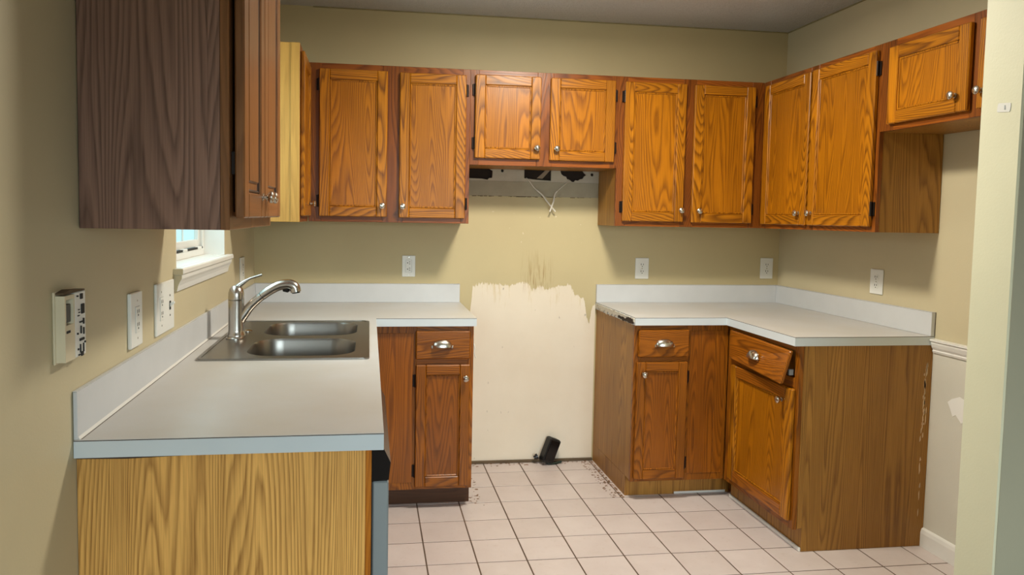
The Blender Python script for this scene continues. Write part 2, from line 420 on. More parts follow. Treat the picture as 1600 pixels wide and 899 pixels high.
b = MB(); b.box(4.2, 4.34, YB, PY0, -.02, CZ+.1); struct(b.build('wall_dining', M['wall']))
b = MB(); b.plate([(-L-.14, -.02), (4.34, -.02), (4.34, CZ+.1), (-L-.14, CZ+.1)], [[(-.3, .85), (1.5, .85), (1.5, 2.1), (-.3, 2.1)]], YB-.14, YB, 'y')
struct(b.build('wall_front', M['wall']), 'wall behind the camera with a wide window opening')
b = MB(); b.box(-L-.14, 4.34, YB-.14, .14, CZ, CZ+.1)
struct(b.build('ceiling', M['ceiling']), 'grey textured popcorn ceiling')
b = MB()   # thin cracked joint line where ceiling meets the walls
b.box(-.8, R, -.006, 0, CZ-.005, CZ); b.box(R-.006, R, -2.1, -.006, CZ-.005, CZ)
struct(b.build('trim_1', plain('yellowed_joint', (150, 138, 100), .8, 0, .2)), 'yellowed joint line under the ceiling')

b = MB(); b.box(-L-.14, 4.34, YB-.14, .14, -.10, -.0014)
fl = struct(b.build('floor', M['grout']), 'square pinkish white tiled kitchen floor')
TS, TX, TY, GP = .2043, .1456, -.3565, .0030
tile_mesh = None
for i in range(-4, 10):
    for j in range(-9, 2):
        x0, x1 = TX+i*TS+GP, TX+(i+1)*TS-GP; y0, y1 = TY+j*TS+GP, TY+(j+1)*TS-GP
        cx0, cx1, cy1 = max(x0, -.62), min(x1, R-.002), min(y1, -.001)
        if cx1-cx0 < .01 or cy1-y0 < .01: continue
        if cx1 < -.48: continue
        if cx0 > 1.33 and y0 > -1.19: continue          # under the right base cabinets
        if cx0 > .80 and y0 > -.52: continue
        if cx1 < -.02 and y0 > -.50: continue
        full = abs(cx0-x0) < 1e-6 and abs(cx1-x1) < 1e-6 and abs(cy1-y1) < 1e-6
        w, h = (cx1-cx0)/2, (cy1-y0)/2; c = ((cx0+cx1)/2, (y0+cy1)/2, random.uniform(-.0006, 0))
        if full and tile_mesh: o = bpy.data.objects.new('tile', tile_mesh); COL.objects.link(o); o.parent = fl; o.location = c
        else:
            o = MB().box(-w, w, -h, h, -.007, 0, c=.0008).build('tile', M['tile'], fl, c)
            if full: tile_mesh = o.data
        o.rotation_euler = (random.uniform(-.0015, .0015), random.uniform(-.0015, .0015), 0)

# white baseboard and chair rail in the fridge alcove
def prof_x(name, prof, y0, y1, mat, label):           # profile (out from right wall, z)
    b = MB(); b.prism([(R-.0015-a, z) for a, z in prof], y0, y1, 'y', 0); return struct(b.build(name, mat), label)
prof_x('baseboard_right', [(0, 0), (.014, 0), (.014, .06), (.010, .075), (.006, .08), (0, .082)], PY1+.002, -1.222, M['trim'], 'white baseboard in the fridge alcove')
prof_x('trim_2', [(0, .845), (.006, .845), (.009, .853), (.007, .858), (.013, .868), (.018, .884), (.018, .892), (.024, .896), (.024, .903), (0, .905)], PY1+.002, -1.226, M['trim'], 'white moulded chair rail beside the right countertop')

# kitchen window
wn = bpy.data.objects.new('window_1', None); COL.objects.link(wn); wn.location = (-L, (WY0+WY1)/2, WZ0); struct(wn, 'white kitchen window half hidden behind the brown upper cabinet')
hy = (WY1-WY0)/2; hz = WZ1-WZ0
b = MB()   # reveal lining
b.box(-.114, -.0005, hy-.008, hy, 0, hz); b.box(-.114, -.0005, -hy, -hy+.008, 0, hz); b.box(-.114, -.0005, -hy+.008, hy-.008, hz-.008, hz)
b.build('window_lining', M['trim'], wn)
# the stool passes through the opening only between the jambs
b = MB(); b.box(-.114, -.0005, -hy+.0005, hy-.0005, .001, .021); b.box(0.0005, .030, -hy-.036, hy+.036, .001, .021, c=.004)
b.build('window_sill', M['trim'], wn)
b = MB(); b.prism([(.0005, -.052), (.008, -.052), (.010, -.044), (.012, -.034), (.017, -.022), (.023, -.012), (.024, 0.0), (.0005, 0.0)], -hy-.025, hy+.025, 'y')
ap = b.build('sill_moulding', M['trim'], wn)
MB().prism([(.0005, -.052), (.008, -.052), (.010, -.044), (.012, -.034), (.017, -.022), (.023, -.012), (.024, 0.0), (.0005, 0.0)], -hy-.0262, -hy-.0252, 'y').build('moulding_end', M['wall'], wn)
MB().box(.0005, .0295, -hy-.0375, -hy-.0362, .002, .020).build('sill_end', M['wall'], wn)
b = MB()
b.box(-.1135, -.082, -hy+.008, -hy+.03, .021, hz-.008, c=.002); b.box(-.1135, -.082, hy-.03, hy-.008, .021, hz-.008, c=.002)
b.box(-.1135, -.082, -hy+.03, hy-.03, .021, .048, c=.002); b.box(-.1135, -.082, -hy+.03, hy-.03, hz-.03, hz-.008, c=.002)
b.build('window_frame', M['trim'], wn)
for z0, z1, xo in ((.056, .415, -.102), (.416, hz-.03, -.102)):
    b = MB(); w = .026
    b.box(xo-.010, xo+.008, -hy+.032, -hy+.032+w, z0, z1, c=.002); b.box(xo-.010, xo+.008, hy-.032-w, hy-.032, z0, z1, c=.002)
    b.box(xo-.010, xo+.008, -hy+.032+w, hy-.032-w, z0, z0+.030, c=.002); b.box(xo-.010, xo+.008, -hy+.032+w, hy-.032-w, z1-.026, z1, c=.002)
    s = b.build('window_sash', M['trim'], wn)
    MB().box(xo-.008, xo-.005, -hy+.032+w-.004, hy-.032-w+.004, z0+.026, z1-.022).build('window_pane', M['glass'], s)
    MB().box(xo-.0095, xo-.0035, .13, .140, z0+.028, z1-.024).build('muntin', M['trim'], s)
b = MB(); b.box(-.096, -.0815, -hy+.034, hy-.034, .048, .0555); b.build('track_gap', M['slot'], wn)
b = MB()
for yy in (.06, .30): b.box(-.094, -.078, yy-.03, yy+.03, .046, .058, c=.002)
b.build('window_latch', M['trim'], wn)

# ---------------------------------------------------------------- cabinet hardware and builders
KN = [(.0052, 0), (.0052, .010), (.0075, .012), (.0135, .016), (.0152, .020), (.0145, .024), (.010, .0275), (.004, .029)]
def knob(parent, x, y, z):
    o = MB().lathe([(.009, 0), (.009, .002)]+KN, (0, 0, 0), (0, -1, 0), 18).build('knob', M['nickel'], parent); o.location = (x, y, z); return o
def cup_pull(parent, x, y, z, w=.046, h=.034, d=.024):
    b = MB(); rings = []
    na, nb = 14, 7
    for i in range(na+1):
        a = PI*i/na
        ring = []
        for k in range(nb+1):
            e = PI/2*k/nb
            ring.append((x-w*math.cos(a), y-.001-d*math.sin(a)**.8*math.cos(e) if i not in (0, na) else y-.001, z-.012+h*math.sin(a)**.7*math.sin(e) if i not in (0, na) else z-.012))
        rings.append(ring)
    b.loft(rings, 0, caps=False, closed=False)
    inner = [[(px, py+.0018, pz-.0018) for px, py, pz in r_] for r_ in rings]
    b.loft(inner, 0, caps=False, closed=False)
    for r0, r1 in zip(rings, inner): pass
    b.add([r_[0] for r_ in rings]+[r_[0] for r_ in inner], [(i, i+1, i+2+na, i+1+na) for i in range(na)])
    pts = [(x-w-.004, y-.0015, z-.012), (x+w+.004, y-.0015, z-.012)]
    b.box(x-w-.005, x-w+.004, y-.004, y, z-.018, z-.006, c=.001); b.box(x+w-.004, x+w+.005, y-.004, y, z-.018, z-.006, c=.001)
    return b.build('cup_pull', M['nickel'], parent)
def hinge(parent, x, y, z, side):
    b = MB(); b.box(x-.007, x+.007, y-.006, y, z-.029, z+.029, c=.0015)
    b.tube([(x-side*.006, y-.011, z-.030), (x-side*.006, y-.011, z+.030)], .0055, 8)
    return b.build('hinge', M['hinge'], parent)
def door(parent, x0, x1, z0, z1, y, kn=None, hs=0, mv='oak_v', mh='oak_h', mp='panel', rail=.050, th=.019, raised=False, hz=None, knob_y=None):
    """door in the cabinet's local frame: its back lies on y, its face on y-th; hs -1/1 is the hinge side"""
    b = MB(); f = y-th
    b.box(x0, x0+rail, f, y, z0, z1, 0, .0035); b.box(x1-rail, x1, f, y, z0, z1, 0, .0035)
    b.box(x0+rail, x1-rail, f, y, z0, z0+rail, 1, .0035); b.box(x0+rail, x1-rail, f, y, z1-rail, z1, 1, .0035)
    d = b.build('door', [M[mv], M[mh]], parent)
    b = MB(); a0, a1, c0, c1 = x0+rail, x1-rail, z0+rail, z1-rail
    # stepped inner moulding around the flat panel
    g = .008
    for (p, q, r_, s_) in ((a0, a0+g, c0, c1), (a1-g, a1, c0, c1)): b.box(p, q, f+.005, y-.002, r_, s_, 0, .0025)
    for (r_, s_) in ((c0, c0+g), (c1-g, c1)): b.box(a0+g, a1-g, f+.005, y-.002, r_, s_, 0, .0025)
    b.build('panel_moulding', M['groove'] if raised else M[mv], d)
    b = MB(); b.box(a0+g-.001, a1-g+.001, f+.0095, y-.001, c0+g-.001, c1-g+.001)
    if raised:
        t = .016; b.box(a0+g+t, a1-g-t, f+.003, f+.012, c0+g+t, c1-g-t, 0, .006)
    b.build('door_panel', M[mp], d)
    if kn: knob(d, kn[0], f, kn[1])
    if hs:
        hx = x0-.007 if hs < 0 else x1+.007
        for z in ((z0+.075, z1-.075) if hz is None else hz): hinge(d, hx, y+.0005, z, hs)
    return d
def slab_drawer(parent, x0, x1, z0, z1, y, px, pz, mats=('base_h',), th=.019, tilt=None):
    b = MB(); b.box(x0, x1, y-th, y, z0, z1, 0, .005)
    if tilt:
        b.v = [tilt(p) for p in b.v]
    d = b.build('drawer_front', M[mats[0]], parent)
    c = cup_pull(d, px, y-th, pz)
    if tilt:
        for v in c.data.vertices: v.co = tilt(v.co)
    return d
def face_frame(parent, w, z0, z1, y0, y1, stiles, rails, mv='frame_v', mh='frame_h'):
    b = MB()
    for a, c in stiles: b.box(a, c, y1, y0, z0, z1, 0, .001)
    for (a, c, p, q) in rails: b.box(a, c, y1+.0003, y0, p, q, 1, .001)
    return b.build('face_frame', [M[mv], M[mh]], parent)
D = .298
def upper(name, loc, rz, w, h, label, stiles, doors, side='side', rails=(.036, .045), d=D, **kw):
    t = thing(name, loc, label, 'cabinet', rz)
    MB().box(.001, w-.001, -d+.019, -.002, 0, h, 0, .001).build('cabinet_body', M[side], t)
    inner = []
    for (a, c), (a2, c2) in zip(stiles[:-1], stiles[1:]):
        inner += [(c, a2, 0, rails[0]), (c, a2, h-rails[1], h)]
    face_frame(t, w, 0, h, -d+.019, -d, stiles, inner, kw.get('fv', 'frame_v'), kw.get('fh', 'frame_h'))
    for dd in doors: door(t, *dd[:4], -d-.0006, kn=dd[4], hs=dd[5], **{k: v for k, v in kw.items() if k in ('mv', 'mh', 'mp', 'raised', 'rail')})
    return t
ZB, ZT = 1.351, 2.1256
hU = ZT-ZB
# back wall, left pair
upper('upper_cabinet', (-.797, 0, ZB), 0, .797, hU, 'tall oak two-door upper cabinet left of the range gap, beside the corner',
      [(0, .062), (.36, .462), (.757, .797)], [(.051, .382, .027, .745, (.359, .082), -1), (.443, .774, .025, .742, (.461, .081), 1)])
# short pair over the range gap
upper('range_hood_cabinet', (0.0, 0, 1.650), 0, G, ZT-1.650, 'short oak two-door upper cabinet above the empty range gap, dark holes beneath',
      [(0, .045), (.345, .428), (.735, G)], [(.024, .361, .034, .450, (.341, .090), -1), (.411, .754, .031, .449, (.444, .090), 1)])
# right pair
upper('upper_cabinet', (G, 0, ZB), 0, .8086, hU, 'tall oak two-door upper cabinet right of the range gap on the back wall',
      [(0, .052), (.355, .428), (.742, .8086)], [(.034, .367, .026, .746, (.350, .087), -1), (.414, .752, .024, .745, (.450, .086), 1)])
# right wall pair
upper('upper_cabinet', (R, 0, ZB), -PI/2, 1.2151, hU, 'tall oak two-door upper cabinet on the right wall with tan side panel',
      [(.298, .36), (.72, .78), (1.16, 1.2151)], [(.337, .742, .022, .748, (.690, .080), -1), (.758, 1.197, .022, .750, (.790, .080), 1)])
# over the refrigerator space
ZF = 1.764
upper('fridge_cabinet', (R, -1.2155, ZF), -PI/2, .930, ZT-ZF, 'short oak upper cabinet over the empty fridge space at right',
      [(0, .075), (.455, .515), (.88, .930)], [(.058, .462, .024, .330, (.410, .084), 0), (.502, .880, .024, .330, (.524, .084), 0)], rails=(.036, .036))
# left wall corner
t = upper('corner_upper_cabinet', (-L, -.709, ZB), PI/2, .4085, hU, 'narrow oak upper cabinet on the left wall with a pale yellow side panel',
      [(0, .05), (.37, .4085)], [(.018, .375, .027, .745, (.330, .087), 0)], side='side_plain', d=.300)
MB().box(-.0035, .0008, -.300, -.262, 0, hU, 0, .001).build('side_strip', M['side_plain'], t)
# big brown cabinet in the near left
t = thing('brown_upper_cabinet', (-L, -2.373, ZB), 'large dark brown upper cabinet at top left with raised-panel doors', 'cabinet', PI/2)
dB = .3054
MB().box(.001, .659, -dB+.019, -.002, .0, .7746, 0, .001).build('cabinet_body', M['walnut'], t)
MB().box(-.0015, .0005, -dB+.0195, -.262, .0, .7746).build('side_strip', M['walnut'], t)
face_frame(t, .66, 0, .7746, -dB+.019, -dB, [(0, .045), (.30, .345), (.615, .66)], [(.045, .30, 0, .04), (.345, .615, 0, .04), (.045, .30, .735, .7746), (.345, .615, .735, .7746)], 'brown_v', 'brown_h')
for a, c, kx in ((.012, .318, .283), (.326, .650, .362)):
    door(t, a, c, .026, .750, -dB-.009, kn=(kx, .078), hs=0, mv='brown_v', mh='brown_h', mp='brown_v', rail=.058, raised=True, th=.021)
for z in (.12, .62):
    for a in (.02, .61): MB().box(a, a+.03, -dB-.0085, -dB-.0003, z, z+.05, 0, .001).build('hinge', M['hinge'], t)

# ---------------------------------------------------------------- base cabinets
def carcass(t, w, d, h, side='side', toe='side', y_back=-.002, hollow=False, toe_in=.07, toe_lab=None, x0=.001):
    if hollow:
        b = MB(); b.box(x0, x0+.016, -d+.019, y_back, .10, h); b.box(w-.017, w-.001, -d+.019, y_back, .10, h)
        b.box(x0+.016, w-.017, -d+.019, y_back, .10, .116)
        b.build('cabinet_body', M[side], t)
    else: MB().box(x0, w-.001, -d+.019, y_back, .10, h, 0, .001).build('cabinet_body', M[side], t)
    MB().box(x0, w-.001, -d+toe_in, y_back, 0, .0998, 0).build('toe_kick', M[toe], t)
HB = H-CT-.0005
BD = .610
# left of range gap, back run
t = thing('base_cabinet', (-.490, 0, 0), 'oak base cabinet with one drawer and door left of the range gap', 'cabinet')
carcass(t, .482, BD, HB, 'base_v', 'toe')
face_frame(t, .482, .095, HB, -BD+.019, -BD, [(.0275, .214), (.455, .482)], [(.214, .455, .095, .13), (.214, .455, .685, .735), (.214, .455, .845, HB)], 'base_v', 'base_h')
b = MB(); b.box(.03, .20, -BD-.003, -BD, .13, .84, 0, .001); b.build('filler_panel', M['base_panel'], t)
slab_drawer(t, .209, .465, .720, .853, -BD-.0006, .332, .790)
door(t, .211, .465, .112, .692, -BD-.0006, kn=(.443, .630), hs=-1, mv='base_v', mh='base_h', mp='base_panel', rail=.047)
# right of range gap, back run
t = thing('base_cabinet', (G+.008, 0, 0), 'oak base cabinet with one drawer and door right of the range gap', 'cabinet')
x0 = G+.008
carcass(t, R-x0-.002, BD, HB)
face_frame(t, .49, .095, HB, -BD+.019, -BD, [(0, .035), (.27, .488)], [(.035, .27, .095, .13), (.035, .27, .685, .735), (.035, .27, .845, HB)], 'base_v', 'base_h')
b = MB(); b.box(.288, .42, -BD-.003, -BD, .13, .845, 0, .001); b.box(.423, .470, -BD-.002, -BD, .13, .845, 0, .001); b.build('filler_panel', M['base_panel'], t)
slab_drawer(t, .018, .276, .718, .853, -BD-.0006, .148, .787)
door(t, .012, .272, .112, .693, -BD-.0006, kn=(.047, .636), hs=1, mv='base_v', mh='base_h', mp='base_panel', rail=.045)
MB().box(.26, .535, -.5445, -.5405, .0005, .012, 0, .001).build('toe_strip', M['trim'], t)
# right leg
t = thing('base_cabinet', (R, -.612, 0), 'oak base cabinet at right end with a crooked drawer and tan end panel', 'cabinet', -PI/2)
wL = .606
carcass(t, wL, BD, HB, toe_in=.042)
MB().box(wL-.0008, wL+.0032, -BD+.042, -.002, .0005, HB, 0, .001).build('end_panel', M['side'], t)
MB().box(wL-.0008, wL+.0030, -BD+.0195, -BD+.0425, .10, HB, 0, .001).build('end_panel_edge', M['side'], t)
face_frame(t, wL, .095, HB, -BD+.019, -BD, [(.004, .06), (.575, wL)], [(.06, .575, .095, .135), (.06, .575, .685, .735), (.06, .575, .85, HB)], 'base_v', 'base_h')
def tilt(p):
    x, y, z = p; fx = max(0, (x-.05)/.53)
    lean = (.862-z)*(.02+.27*fx)
    return Vector((x-(.862-z)*.02*fx, y-lean-.004*fx, z-.010*fx-.004))
d = slab_drawer(t, .048, .572, .722, .862, -BD-.0006, .30, .790, tilt=tilt)
MB().box(.555, .567, -BD-.02, -BD-.0006, .745, .77, 0, .001).build('drawer_slide', M['grey'], t)
door(t, .068, .590, .128, .690, -BD-.0006, kn=(.520, .630), hs=0, mv='oak_v', mh='base_h', mp='panel', rail=.052)
b = MB(); b.box(.0, wL+.002, -BD+.0325, -BD+.0415, .0005, .017, 0, .002); b.build('toe_strip', M['trim'], t)
b = MB()
for k in range(40):
    z = random.choice((random.gauss(.58, .07), random.gauss(.66, .07), random.uniform(.12, .45))); h = random.uniform(.01, .055); x = -.030-random.gauss(0, .004)
    b.prism([(x-random.uniform(.001, .003), z), (x+random.uniform(.001, .004), z+h*.3), (x+random.uniform(.0, .002), z+h), (x-random.uniform(.001, .004), z+h*.7)], wL+.0033, wL+.0042, 'x')
b.v = [(x, y, z) for x, y, z in b.v]
o = b.build('paint_flakes', M['flake'], t); o['kind'] = 'stuff'; o['label'] = 'pale paint flakes scattered along the wall edge'
# sink base on the left wall
t = thing('sink_base_cabinet', (-L, -1.775, 0), 'oak sink base cabinet under the sink, seen only as knobs past the countertop edge', 'cabinet', PI/2)
carcass(t, 1.160, BD, HB, hollow=True)
face_frame(t, 1.16, .095, HB, -BD+.019, -BD, [(0, .04), (.52, .58), (1.10, 1.13)], [(.04, .52, .095, .13), (.58, 1.10, .095, .13), (.04, 1.10, .845, HB), (.04, 1.10, .685, .735)], 'base_v', 'base_h')
door(t, .02, .535, .112, .70, -BD-.0006, kn=(.50, .640), hs=0, mv='base_v', mh='base_h', mp='base_panel')
door(t, .56, 1.08, .112, .70, -BD-.0006, kn=(.60, .640), hs=0, mv='base_v', mh='base_h', mp='base_panel')
for p, q_ in ((.02, .535), (.56, 1.08)): MB().box(p, q_, -BD-.0196, -BD-.0006, .720, .853, 0, .005).build('false_drawer_front', M['base_h'], t)
# end panel of the left run
t = thing('end_panel', (-L+.001, -2.405, 0), 'pale woodgrain end panel under the near end of the left countertop', 'panel')
MB().box(0, .5975, 0, .018, .0005, HB, 0, .001).build('board', M['side_pale'], t)
MB().box(.5978, .6105, -.0005, .0185, .0005, HB, 0, .001).build('edge_strip', oak('orange_oak_edge', (214, 132, 40), (150, 78, 20), 'z', contrast=.5), t)
MB().prism([(.0, HB-.001), (.0, HB-.006), (.10, HB-.008), (.26, HB-.003), (.26, HB-.001)], -.0006, 0.0, 'y').build('glue_line', M['seam'], t)
# dishwasher
t = thing('dishwasher', (-.4648, -2.384, 0), 'dishwasher with black control panel and grey door beside the pale end panel', 'dishwasher')
MB().box(-.60, -.028, .002, .596, .02, HB-.002, 0, .002).build('tub', M['grey'], t)
b = MB(); b.prism([(-.0255, .870), (.001, .868), (.0165, .836), (.0125, .796), (-.0255, .794)], -.002, .598, 'y'); b.build('control_panel', M['blackgloss'], t)
b = MB(); b.box(-.0235, .0125, -.0020, .598, .115, .7925, 0, .003); b.build('door', M['grey'], t)
MB().box(-.0265, -.0237, -.001, .597, .115, .7925).build('door_gasket', M['black'], t)
MB().box(-.08, -.05, .002, .596, 0.0, .11).build('kick_plate', M['black'], t)

# ---------------------------------------------------------------- countertops
def counter(name, label, poly, holes=()):
    t = thing(name, (poly[0][0], poly[0][1], H), label, 'countertop'); ox, oy = poly[0]
    P = [(x-ox, y-oy) for x, y in poly]; Hs = [[(x-ox, y-oy) for x, y in h] for h in holes]
    MB().plate(P, Hs, -.0012, 0, 'z').build('laminate_top', M['counter'], t)
    MB().plate(P, Hs, -.0030, -.0012, 'z').build('seam', M['seam'], t)
    MB().plate(P, Hs, -CT, -.0030, 'z').build('edge_band', M['edge'], t)
    return t
CD = .6375
SXA, SXB, SYA, SYB = -1.048, -.496, -1.600, -.735
tl = counter('countertop', 'white laminate L-shaped left countertop holding the steel sink',
             [(-L+.0015, -.0015), (-L+.0015, -2.4206), (-L+CD, -2.4206), (-L+CD, -CD), (.001, -CD), (.001, -.0015)],
             [rrect(SXA+.02, SXB-.02, SYA+.02, SYB-.02, .03, 4)])
ox, oy = -L+.0015, -.0015
def bsp(t, ox, oy, x0, x1, y0, y1):
    MB().box(x0-ox, x1-ox, y0-oy, y1-oy, .0003, .1006, 0, .0012).build('backsplash', M['splash'], t)
    MB().box(x0-ox, x1-ox, y0-oy, y1-oy, .1009, .1022).build('backsplash_cap', M['splash'], t)
    MB().box(x0-ox+.0003, x1-ox-.0003, y0-oy+.0003, y1-oy-.0003, .1004, .1011).build('backsplash_seam', M['seam'], t)
bsp(tl, ox, oy, -L+.0015, -L+.0095, -2.4206, -.0015)
bsp(tl, ox, oy, -L+.0098, -.004, -.020, -.0015)
MB().prism([(0, 0), (.0045, 0), (.0015, .0015), (0, .006)], -2.415, -.025, 'y').build('caulk_bead', M['trim'], tl, (-L+.0097-ox, 0-oy, .0002))
MB().box(-L+.0142-ox, -L+.0160-ox, -2.415-oy, -.025-oy, .0001, .0005).build('dirt_line', M['seam'], tl)
tr = counter('countertop', 'white laminate L-shaped right countertop with a rotten left edge',
             [(G+.0015, -.0015), (G+.0015, -CD), (R-CD, -CD), (R-CD, -1.2238), (R-.0015, -1.2238), (R-.0015, -.0015)])
ox, oy = G+.0015, -.0015
bsp(tr, ox, oy, G+.0015, R-.0203, -.020, -.0015)
bsp(tr, ox, oy, R-.020, R-.0015, -1.2238, -.0015)
MB().box(R-.0032-ox, R-.0015-ox, -1.2252-oy, -1.2240-oy, .0005, .1022).build('end_cap_seam', M['seam'], tr)
# torn chipboard edge facing the range gap
b = MB(); ys = [-.02-.0152*i for i in range(41)]
pts = [(y, -.0035-random.random()*.004) for y in ys]+[(y, -.020-random.random()*.022) for y in reversed(ys)]
b.prism([(y-oy, z) for y, z in pts], -.0045, .0002, 'x'); b.build('rotten_edge', M['rot'], tr)
b = MB(); ya = [-.40-.012*i for i in range(19)]
b.prism([(y-oy, -.016-random.random()*.008+(.010 if y < -.52 else 0)) for y in ya]+[(y-oy, -.030-random.random()*.009) for y in reversed(ya)], -.0056, -.001, 'x')
b.build('rot_patch', plain('black_rot', (44, 32, 22), .95, 0, .4), tr)

# ---------------------------------------------------------------- sink and faucet
t = thing('sink', (-.772, -1.1675, H), 'stainless steel double-bowl drop-in sink in the left countertop', 'sink')
def rel(l, ox=-.772, oy=-1.1675): return [(x-ox, y-oy) for x, y in l]
bowls = [(-.908, -.545, -1.545, -1.205, ), (-.908, -.545, -1.135, -.785)]
holes = [rel(rrect(a, b_, c, d_, .095, 8)) for a, b_, c, d_ in bowls]
MB().plate(rel(rrect(SXA, SXB, SYA, SYB, .022, 5)), holes, .0003, .0045, 'z').build('rim', M['steel'], t)
MB().plate(rel(rrect(SXA+.004, SXB-.004, SYA+.004, SYB-.004, .022, 5)), [rel(rrect(SXA+.014, SXB-.014, SYA+.014, SYB-.014, .02, 5))], .0045, .0062, 'z').build('rim_bead', M['steel'], t)
for hl in holes:
    cx = sum(p[0] for p in hl)/len(hl); cy = sum(p[1] for p in hl)/len(hl)
    b = MB(); rings = []
    for sc, z in ((1.0, .0045), (.995, .001), (.985, -.004), (.965, -.06), (.945, -.13), (.92, -.155), (.86, -.170), (.5, -.175), (.13, -.178)):
        rings.append([(cx+(x-cx)*sc, cy+(y-cy)*sc, z) for x, y in hl])
    b.loft(rings, 0, caps=False)
    bo = b.build('bowl', M['steel'], t)
    MB().lathe([(.045, .0), (.045, .003), (.036, .004), (.030, .001), (.006, .001)], (cx, cy, -.1785), (0, 0, 1), 24).build('drain', M['faucet'], bo)
MB().lathe([(.019, 0), (.019, .003), (.014, .006), (.004, .007)], (-.975+.772, -1.02+1.1675, .0046), (0, 0, 1), 20).build('hole_cap', M['faucet'], t)
t = thing('faucet', (-.992, -1.17, H+.0047), 'brushed steel single-lever pull-out faucet behind the sink', 'faucet')
# local offsets: world z = H+.0047
zf = H+.0047
b = MB(); rr = [(.036*math.cos(2*PI*i/28), .11*math.sin(2*PI*i/28) if abs(math.sin(2*PI*i/28)) < 2 else 0) for i in range(28)]
b = MB(); o2 = rrect(-.032, .030, -.060, .060, .028, 6)
b.loft([[(x, y, 0) for x, y in o2], [(x, y, .004) for x, y in o2], [(x*.9, y*.93, .0075) for x, y in o2]], 0); b.build('deck_plate', M['faucet'], t)
MB().lathe([(.034, .006), (.034, .012), (.031, .017), (.0295, .03), (.0290, .139), (.0294, .142)], (0, 0, 0), (0, 0, 1), 32).build('body', M['faucet'], t)
hd = MB(); hd.lathe([(.0288, .1435), (.0294, .146), (.0285, .168), (.024, .184), (.015, .194), (.003, .198)], (0, 0, 0), (0, 0, 1), 32)
hob = hd.build('handle_hub', M['faucet'], t)
lev = spline([(-.010, 0, .176), (.012, 0, .197), (.045, 0, .220), (.075, 0, .231), (.094, 0, .237)], 5)
MB().tube(lev, [.015-.0105*min(1, i/10) for i in range(len(lev))], 10).build('lever', M['faucet'], hob)
sp = spline([(.006, 0, .055), (.028, 0, .088), (.050, 0, .117), (.078, 0, .145), (.092, 0, .1565)], 6)
MB().tube(sp, [.021-.0045*min(1, i/12) for i in range(len(sp))], 14).build('spout', M['faucet'], t)
hp = spline([(.0935, 0, .1578), (.12, 0, .177), (.155, 0, .196), (.19, 0, .2015), (.212, 0, .192), (.218, 0, .173)], 6)
n_ = len(hp)
ho = MB().tube(hp, [.0172+.003*min(1, i/n_*1.4) for i in range(n_)], 16).build('spray_head', M['faucet'], t)
MB().tube([(.0918, 0, .1563), (.0937, 0, .1580)], .0160, 14).build('joint_ring', M['black'], t)
MB().tube([(.170, 0, .178), (.188, 0, .180), (.196, 0, .178)], [.004, .010, .004], 8).build('spray_button', M['black'], ho)
MB().lathe([(.0155, 0), (.0155, .006), (.010, .007)], (.2183, 0, .1745), (.15, 0, -1), 14).build('spray_nozzle', M['black'], ho)

# ---------------------------------------------------------------- outlets and switches
def plate_box(name, w, h, loc, rz, label, cat='outlet', mat='white', d=.006, tiltz=0):
    t = thing(name, loc, label, cat, rz)
    MB().box(-w/2, w/2, -d, -.0004, -h/2, h/2, 0, .0022).build('cover_plate', M[mat], t)
    return t
def slot_box(r, *a): MB().box(*a).build('slot', M['slot'], r)
def slot_hole(r, x, y, z, q=.0026): MB().lathe([(q, 0), (q, .0006)], (x, y, z), (0, -1, 0), 10).build('slot', M['slot'], r)
def duplex(t, x=0, rot=0, d=.006):
    for s in (1, -1):
        z = .0195*s
        pl = [(x+a, z+c) for a, c in rrect(-.0165, .0165, -.0145, .0145, .012, 4)]
        r = MB().prism(pl, -d-.0018, -d+.001, 'y').build('receptacle', M['white'], t)
        slot_box(r, x-.0080, x-.0050, -d-.0023, -d-.0012, z-.001, z+.0085); slot_box(r, x+.0050, x+.0080, -d-.0023, -d-.0012, z, z+.0075)
        slot_hole(r, x, -d-.0017, z-.0075)
    MB().lathe([(.0028, 0), (.0028, .0012)], (x, -d+.0003, 0), (0, -1, 0), 10).build('screw', M['nickel'], t)
def decora(t, x=0, d=.006, sideways=True):
    MB().box(x-.0172, x+.0172, -d-.0004, -d+.001, -.0342, .0342).build('receptacle_gap', M['grey'], t)
    r = MB().box(x-.0165, x+.0165, -d-.0022, -d+.001, -.0335, .0335, 0, .001).build('receptacle', M['white'], t)
    for z in (.018, -.016):
        if sideways:
            slot_box(r, x+.001, x+.0085, -d-.0027, -d-.0018, z+.004, z+.0068); slot_box(r, x+.001, x+.0085, -d-.0027, -d-.0018, z-.0068, z-.004); slot_hole(r, x-.0065, -d-.0022, z, .003)
        else:
            slot_box(r, x-.0080, x-.0050, -d-.0027, -d-.0018, z-.001, z+.008); slot_box(r, x+.0050, x+.0080, -d-.0027, -d-.0018, z-.001, z+.008); slot_hole(r, x, -d-.0022, z-.0068)
    for z in (.049, -.049): MB().lathe([(.0028, 0), (.0028, .0012)], (x, -d+.0003, z), (0, -1, 0), 10).build('screw', M['nickel'], t)
t = plate_box('wall_outlet', .072, .116, (-.285, 0, 1.1115), 0, 'white outlet on back wall left of the range gap, slots turned sideways'); decora(t)
t = plate_box('wall_outlet', .080, .120, (1.043, 0, 1.108), 0, 'white duplex outlet on back wall above the right countertop, nearest the range gap'); duplex(t)
t = plate_box('wall_outlet', .078, .121, (1.804, 0, 1.1135), 0, 'white duplex outlet on back wall close to the right corner'); duplex(t)
t = plate_box('wall_outlet', .088, .118, (R, -.851, 1.113), -PI/2, 'white outlet on the right wall above the countertop'); duplex(t)
t = plate_box('wall_outlet', .094, .142, (-L, -2.022, 1.1085), PI/2, 'tall white outlet plate on left wall, near the exposed thermostat', d=.010)
decora(t, .004, .010, False)
